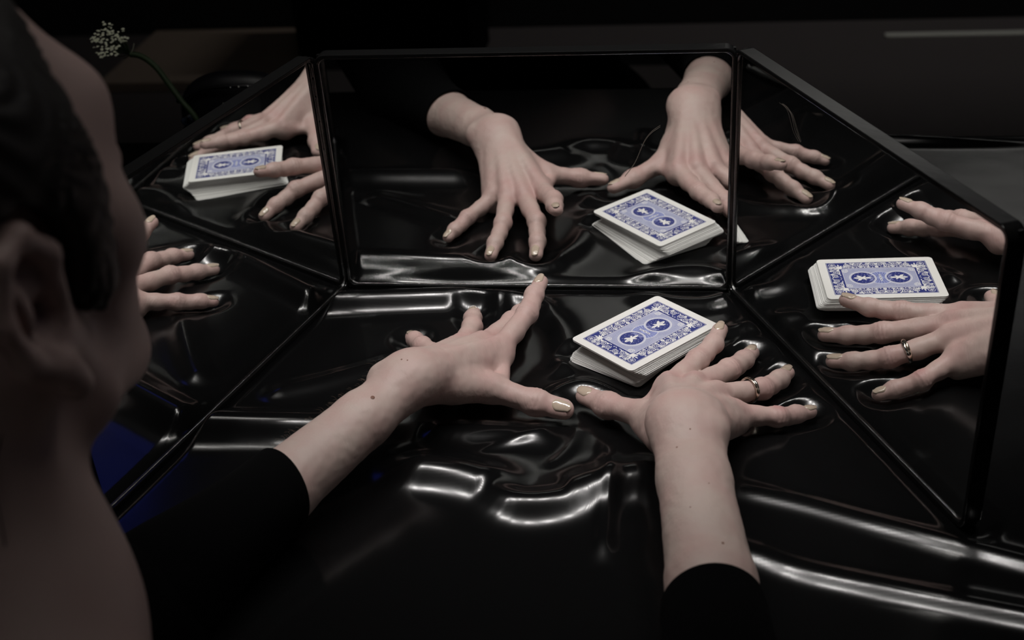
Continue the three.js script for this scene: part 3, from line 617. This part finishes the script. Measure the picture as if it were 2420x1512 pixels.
  for (let i = 0; i < 6; i++) { const q = hp(58 + rr(-8, 6), -34 + rr(-6, 6), -26 + rr(-8, 10)), a = q.clone().applyMatrix4(HEAD.m); wisps.push(tube([a, a.clone().add(V(rr(-0.004, 0.012), -0.02, rr(0.002, 0.02))), a.clone().add(V(rr(-0.006, 0.018), -0.042 + rr(-0.01, 0.01), rr(0.006, 0.035)))], 0.0003, 10, 5)); }
  const w = mesh('hair_wisps', mergeGeometries(wisps), std({ color: lin(0.012, 0.008, 0.007), roughness: 0.6 }), person); w.userData.kind = 'stuff';
}
// upper arms, trunk and legs, under the clothes
{
  const R = SKIN.right, L = SKIN.left, knee = { right: V(0.1, -0.24, 0.56), left: V(-0.26, -0.24, 0.54) }, hip = { right: HIP.clone().add(V(0.09, 0, 0.02)), left: HIP.clone().add(V(-0.09, 0, -0.03)) }, foot = { right: V(0.1, -0.69, 0.6), left: V(-0.26, -0.69, 0.58) };
  const inner = join(0.03, bone(CHEST, HIP, 0.1, 0.12), bone(SH.right, R.elbow, 0.04, 0.037), bone(SH.left, L.elbow, 0.04, 0.037), bone(SH.left, SH.right, 0.04, 0.04), bone(R.elbow, R.off(R.wrist, 0, 0, 187), 0.036, 0.029), bone(L.elbow, L.off(L.wrist, 0, 0, 187), 0.036, 0.029),
    ...['right', 'left'].flatMap((s) => [bone(hip[s], knee[s], 0.07, 0.05), bone(knee[s], foot[s], 0.045, 0.035)]));
  const g = surface(inner, [-0.46, -0.75, 0.34], [0.26, 0.14, 1.14], 0.011);
  paint(g, () => [0.47, 0.36, 0.32]); bodyGeos.push(g);
  const body = mergeGeometries(bodyGeos.map((q) => { const c = q.toNonIndexed(); return c; }));
  mesh('body', body, skinMat, person).userData.label = 'pale skin of face, neck, forearms and hands';
  // the top: trunk and upper arms, then the two three-quarter sleeves with their hems
  const shirt = join(0.05, bone(CHEST, HIP, 0.125, 0.14), bone(SH.left, SH.right, 0.058, 0.058), bone(SH.right, R.elbow, 0.056, 0.048), bone(SH.left, L.elbow, 0.056, 0.048), bone(CHEST.clone().add(V(-0.02, 0.01, -0.07)), CHEST, 0.07, 0.09));
  const sg = [surface((x, y, z) => smax(shirt(x, y, z), -(y + 0.34), 0.01), [-0.46, -0.36, 0.34], [0.26, 0.2, 1.16], 0.008)];
  sg[0].deleteAttribute('uv');
  for (const [s, start, K, Q] of [[R, 135, 26.2, 24.8], [L, 116, 25.8, 24.4]]) {
    const sec = (d, a, b) => ({ c: s.off(s.wrist, 0, d < 60 ? 0 : 0.5, d), u: s.across, v: s.up, a: a / 1000, b: b / 1000 }), n = [];
    n.push(sec(start + 14, K + 0.3, Q + 0.3), sec(start + 1, K + 0.1, Q + 0.1), sec(start, K + 0.9, Q + 0.9), sec(start + 1, K + 1.7, Q + 1.7), sec(start + 9, K + 2.2, Q + 2.2), sec(start + 10.5, K + 1.7, Q + 1.7), sec(start + 12, K + 2.4, Q + 2.4));
    for (const [d, a, b] of [[30, K + 3.5, Q + 3.5], [55, K + 7, Q + 7], [90, 40, 38], [125, 45, 43], [150, 46, 44], [168, 40, 38], [176, 22, 20], [178, 0.5, 0.5]]) n.push(sec(start + d, a, b));
    sg.push(loft(n));
  }
  mesh('black_top', mergeGeometries(sg.map((q) => { const c = q.toNonIndexed(); return c; })), black, person).userData.label = 'black top with three-quarter sleeves';
  const trousers = join(0.04, bone(HIP.clone().add(V(0, 0.02, 0)), HIP.clone().add(V(0, -0.05, 0.01)), 0.135, 0.14), ...['right', 'left'].flatMap((s) => [bone(hip[s], knee[s], 0.085, 0.062), bone(knee[s], foot[s], 0.058, 0.05)]));
  const tg = surface(trousers, [-0.46, -0.75, 0.4], [0.26, -0.08, 1.16], 0.012);
  mesh('trousers', tg, black, person);
  // two thin bands crossing on the right ring finger
  const q = HANDS.right.fingers[2].map(R.P), c = q[0].clone().lerp(q[1], 0.7), ax = q[1].clone().sub(q[0]).normalize();
  const bands = [0.16, -0.14].map((t, i) => { const g = new THREE.TorusGeometry(0.0086, 0.0007, 10, 56); g.scale(1, 0.97, 1.5); g.rotateX(t); g.applyQuaternion(new THREE.Quaternion().setFromUnitVectors(V(0, 0, 1), ax)); g.translate(c.x + ax.x * i * 0.0006, c.y + 0.0002, c.z + ax.z * i * 0.0006); return g; });
  const ring = mesh('finger_ring', bands[0], std({ color: lin(0.85, 0.8, 0.74), metalness: 1, roughness: 0.16 }), person); ring.userData.label = 'thin pale gold ring band';
  mesh('finger_ring', bands[1], std({ color: lin(0.8, 0.68, 0.56), metalness: 1, roughness: 0.18 }), person).userData.label = 'thin rose gold ring band';
  // moles, set onto the skin along its gradient
  const moleMat = std({ color: lin(0.16, 0.07, 0.045), roughness: 0.6 });
  const mole = (s, p, r) => {
    const e = 0.0005, g = V(0, 0, 0);
    for (let i = 0; i < 30; i++) { const d = s.f(p.x, p.y, p.z); g.set(s.f(p.x + e, p.y, p.z) - s.f(p.x - e, p.y, p.z), s.f(p.x, p.y + e, p.z) - s.f(p.x, p.y - e, p.z), s.f(p.x, p.y, p.z + e) - s.f(p.x, p.y, p.z - e)).normalize(); p.addScaledVector(g, -d * 0.8); }
    const q = new THREE.SphereGeometry(r, 12, 8); q.scale(1, 0.28, 1.15); q.applyQuaternion(new THREE.Quaternion().setFromUnitVectors(V(0, 1, 0), g)); q.translate(p.x, p.y, p.z);
    mesh('mole', q, moleMat, person);
  };
  mole(L, V(-0.07, 0.07, 0.245), 0.0014); mole(L, V(-0.062, 0.08, 0.212), 0.0006); mole(L, V(-0.056, 0.08, 0.214), 0.0005);
  for (const [x, z, r] of [[0.128, 0.285, 0.0005], [0.113, 0.296, 0.0006], [0.152, 0.366, 0.0008], [0.143, 0.325, 0.0004], [0.122, 0.345, 0.0004]]) mole(R, V(x, 0.085, z), r);
  // fine hairs along the outer side of the left forearm
  const hairs = [];
  for (let i = 0; i < 120; i++) {
    const s = L, d = rr(10, 112), th = rr(-0.2, 1.1), dir = s.across.clone().multiplyScalar(Math.cos(th)).addScaledVector(s.up, Math.sin(th)), p = s.off(s.wrist, 0, 0, d).addScaledVector(dir, 0.045);
    for (let k = 0; k < 40; k++) { const h = s.f(p.x, p.y, p.z); if (h < 0.0001) break; p.addScaledVector(dir, -h * 0.8); }
    const l = rr(0.0025, 0.005), b = p.clone().addScaledVector(dir, l * 0.6).addScaledVector(s.fore, rr(-0.2, 0.6) * l), c2 = b.clone().addScaledVector(dir, l * 0.35).addScaledVector(s.fore, l * rr(0.2, 0.6));
    hairs.push(tube([p.addScaledVector(dir, -0.0004), b, c2], 0.000028, 4, 3));
  }
  const ah = mesh('arm_hair', mergeGeometries(hairs), std({ color: lin(0.22, 0.15, 0.11), roughness: 0.5 }), person); ah.userData.kind = 'stuff'; ah.userData.label = 'fine hairs on the left forearm';
}
{
  const t = thing('stool', 'plain black padded stool under the person at the table', 'stool', V(-0.1, FY, 0.99));
  mesh('seat', rbox(0.36, 0.06, 0.34, 0.02, 0, 0.31, 0), black, t);
  for (const x of [-1, 1]) for (const z of [-1, 1]) { const g = new THREE.CylinderGeometry(0.014, 0.012, 0.28, 14); g.translate(x * 0.14, 0.14, z * 0.13); mesh('leg', g, hingeMat, t); }
}

// ------------------------------------------------------------------ behind the mirror
{
  const t = thing('glass_vase', 'small dark glass vase with a bent flower stem behind the left mirror panel', 'vase', V(-0.352, 0.001, -0.222));
  const pr = [[0, 0.0005], [0.022, 0.0005], [0.028, 0.004], [0.03, 0.018], [0.026, 0.035], [0.018, 0.047], [0.0155, 0.052], [0.018, 0.0555], [0.0165, 0.0558], [0.0142, 0.052], [0.0165, 0.046], [0.0245, 0.034], [0.0285, 0.018], [0.026, 0.006], [0, 0.005]].map((q) => new THREE.Vector2(...q));
  mesh('vase_body', new THREE.LatheGeometry(pr, 48), phys({ color: lin(0.02, 0.03, 0.05), roughness: 0.05, clearcoat: 1 }), t);
  const fl = thing('white_flower', 'green-stemmed white umbel flower leaning out of the dark glass vase', 'flower', V(0, 0, 0));
  const green = std({ color: lin(0.02, 0.042, 0.012), roughness: 0.6 }), pale = std({ color: lin(0.8, 0.82, 0.66), roughness: 0.7 });
  const node = V(-0.4168, 0.1164, -0.24);
  mesh('stem', tube([V(-0.349, 0.008, -0.219), V(-0.3545, 0.056, -0.2205), V(-0.3677, 0.073, -0.225), V(-0.3792, 0.0886, -0.23), V(-0.3924, 0.1063, -0.235), V(-0.4076, 0.1148, -0.24), node], 0.0029, 60, 10), green, fl);
  const up = V(-0.36, 0.85, 0.35).normalize(), floret = (() => { const gs = []; for (let k = 0; k < 5; k++) { const g = new THREE.SphereGeometry(0.00062, 7, 5); g.scale(1, 0.7, 1); g.translate(0.00072 * Math.cos(k * 1.257), 0.0001, 0.00072 * Math.sin(k * 1.257)); gs.push(g); } const g = new THREE.SphereGeometry(0.0005, 6, 5); g.translate(0, 0.0004, 0); gs.push(g); return mergeGeometries(gs); })();
  const A = V(-0.0125, 0.019, 0.014), eu = V(1, 0, 0.12), ev = V(-0.05, 0.8, -0.6), tops = [];
  for (let i = 0; i < 22; i++) {
    const a = i * 2.4 + rr(-0.2, 0.2), r = 0.0165 * Math.sqrt((i + 0.5) / 22), c = node.clone().add(A).addScaledVector(eu, r * Math.cos(a) * 1.1).addScaledVector(ev, r * Math.sin(a));
    mesh('flower_ray', tube([node, node.clone().lerp(c, 0.5).addScaledVector(up, 0.002), c], 0.0004, 10, 5), green, fl);
    for (let k = 0; k < 5; k++) tops.push(c.clone().addScaledVector(eu, rr(-0.0036, 0.0036)).addScaledVector(ev, rr(-0.0036, 0.0036)).add(V(0, rr(-0.001, 0.0015), 0)));
  }
  for (const c of tops) { const m = mesh('floret', floret, pale, fl); m.position.copy(c); m.rotation.set(rr(-0.6, 0.9), rr(0, 6), rr(-0.5, 0.5)); m.scale.setScalar(rr(0.85, 1.4)); }
  for (const d of [V(0.0072, 0.0115, 0.002), V(-0.004, 0.016, -0.002), V(-0.0085, 0.0145, -0.001), V(-0.012, -0.001, 0.003), V(-0.007, -0.0035, 0.003)]) mesh('bract', tube([node, node.clone().addScaledVector(d, 0.55).add(V(0.0006, -0.0004, 0)), node.clone().add(d)], 0.00045, 10, 5), d.x > 0 ? pale : green, fl);
}
{
  const t = thing('studded_bag', 'rounded black leather bag with a row of shiny studs behind the left mirror panel', 'bag', V(-0.318, 0.0, -0.248));
  const body = (x, y, z) => { const a = Math.abs(x) / 0.062, b = Math.abs(y - 0.046) / 0.049, c = Math.abs(z) / 0.022; return ((a ** 2.4 + b ** 2.6 + c ** 2.2) ** (1 / 2.4) - 1) * 0.02; };
  mesh('bag_body', surface(body, [-0.07, -0.008, -0.03], [0.07, 0.104, 0.03], 0.003), phys({ color: lin(0.004, 0.004, 0.006), roughness: 0.42 }), t);
  mesh('flap', tube([V(-0.058, 0.07, 0.015), V(-0.03, 0.083, 0.019), V(0, 0.087, 0.021), V(0.03, 0.085, 0.0195), V(0.055, 0.074, 0.014)], 0.0022, 40, 8), phys({ color: lin(0.004, 0.004, 0.006), roughness: 0.35 }), t);
  const stud = new THREE.SphereGeometry(0.0011, 12, 8);
  for (const [x, y] of [[0.002, 0.0868], [0.0105, 0.0874], [0.0195, 0.0878], [0.024, 0.0877], [0.028, 0.0874], [-0.012, 0.066], [-0.0085, 0.07], [-0.0105, 0.062]]) { const m = mesh('stud', stud, std({ color: lin(0.8, 0.8, 0.78), metalness: 1, roughness: 0.2 }), t); m.position.set(x, y, y > 0.08 ? 0.0232 : 0.0222); }
}
{
  const t = thing('floor_board', 'dull brown board lying on the dark floor beyond the table', 'board', V(-1.3, FY, -2.62));
  mesh('board', rbox(0.56, 0.03, 0.46, 0.004, 0, 0.016, 0), std({ color: lin(0.3, 0.23, 0.18), roughness: 0.8, bumpMap: rep(grainTex, 4), bumpScale: 0.002 }), t);
  const c = thing('black_case', 'black box standing on the dark floor beyond the centre mirror panel', 'box', V(-0.74, FY, -2.6));
  mesh('case_body', rbox(0.5, 0.4, 0.3, 0.01, 0, 0.205, 0), black, c); mesh('lid', rbox(0.51, 0.03, 0.31, 0.008, 0, 0.42, 0), black, c);
}

// ------------------------------------------------------------------ lamps
RectAreaLightUniformsLib.init();
{
  const w = LAMP.x1 - LAMP.x0, cx = (LAMP.x0 + LAMP.x1) / 2, t = thing('ceiling_lamp', 'long black lamp with a row of round bulbs hanging above the table', 'lamp', V(cx, LAMP.y, LAMP.z));
  mesh('housing', rbox(w + 0.03, 0.05, 0.33, 0.01, 0, 0.031, 0), frameMat, t);
  mesh('diffuser_lamp', box(w, 0.004, 0.3, 0, 0.004, 0), std({ color: 0xdddddd, emissive: lin(1, 0.97, 0.92), emissiveIntensity: LAMP.panel * 0.5 }), t);
  for (const x of [-1, 1]) { const g = new THREE.CylinderGeometry(0.004, 0.004, CY - LAMP.y - 0.05, 10); g.translate(x * w * 0.35, 0.055 + (CY - LAMP.y - 0.05) / 2, 0); mesh('hanger', g, frameMat, t); }
  const area = new THREE.RectAreaLight(lin(1, 0.97, 0.93), LAMP.panel, w, 0.3);
  area.position.set(cx, LAMP.y - 0.001, LAMP.z); area.lookAt(cx, LAMP.y - 1, LAMP.z); scene.add(area);
  for (const x of LAMP.bulbs) {
    const g = new THREE.SphereGeometry(0.03, 20, 12); g.translate(x - cx, -0.02, 0);
    mesh('bulb', g, std({ color: 0xffffff, emissive: lin(1, 0.95, 0.88), emissiveIntensity: 4 }), t);
    const s = new THREE.SpotLight(lin(1, 0.97, 0.95), LAMP.bulb, 0, LAMP.cone, 0.95, 2); s.position.set(x, LAMP.y - 0.045, LAMP.z); s.target.position.copy(LAMP.aim).add(V(x * 0.25, 0, 0)); s.castShadow = true; s.shadow.radius = 1.4;
    scene.add(s, s.target);
  }
}
for (const [z, dir, wx] of [[Z0 + 0.45, -1, 0.9], [Z1 - 0.45, 1, -0.05]]) {
  const t = thing('wall_lamp', dir < 0 ? 'black wall washer lamp facing the back wall' : 'black wall washer lamp facing the wall behind the person', 'lamp', V(wx, CY - 0.12, z));
  mesh('housing', rbox(1.2, 0.1, 0.06, 0.01, 0, 0, -dir * 0.036), frameMat, t);
  mesh('lamp_face', box(1.1, 0.08, 0.004, 0, 0, 0), std({ color: 0xdddddd, emissive: lin(1, 0.97, 0.92), emissiveIntensity: WASH }), t);
  const a = new THREE.RectAreaLight(lin(1, 0.98, 0.95), WASH * (dir < 0 ? 16 : 7.5), 1.1, 0.08); a.position.set(wx, CY - 0.12, z + dir * 0.004); a.lookAt(wx, CY - 0.5, z + dir * 1); scene.add(a);
}

{
  const t = thing('blue_lamp', 'flat black stage lamp with a deep blue glowing face beyond the right mirror panel', 'lamp', V(1.62, 1.42, -0.58)), to = V(-0.22, 0, 0.28);
  t.lookAt(to);
  mesh('housing', rbox(0.34, 0.34, 0.06, 0.012, 0, 0, -0.033), frameMat, t);
  mesh('lamp_face', box(0.3, 0.3, 0.004, 0, 0, 0), std({ color: 0x111133, emissive: lin(0.08, 0.12, 1), emissiveIntensity: 0.2 }), t);
  const g = new THREE.CylinderGeometry(0.012, 0.012, CY - 1.42 - 0.24, 12); const p = mesh('hanger', g, hingeMat, t); p.position.set(0, 0.24 + 0.1, -0.05).applyQuaternion(t.quaternion.clone().invert()).add(V(0, 0.05, 0)); p.quaternion.copy(t.quaternion).invert();
  const a = new THREE.RectAreaLight(lin(0.08, 0.12, 1), 0.19, 0.3, 0.3); a.position.copy(t.position).addScaledVector(to.clone().sub(t.position).normalize(), 0.004); a.lookAt(to); scene.add(a);
}

// ------------------------------------------------------------------ draw
const renderer = new THREE.WebGLRenderer({ antialias: true });
renderer.toneMapping = THREE.LinearToneMapping;
renderer.toneMappingExposure = EXPOSURE;
renderer.shadowMap.enabled = true;
renderer.render(scene, camera);
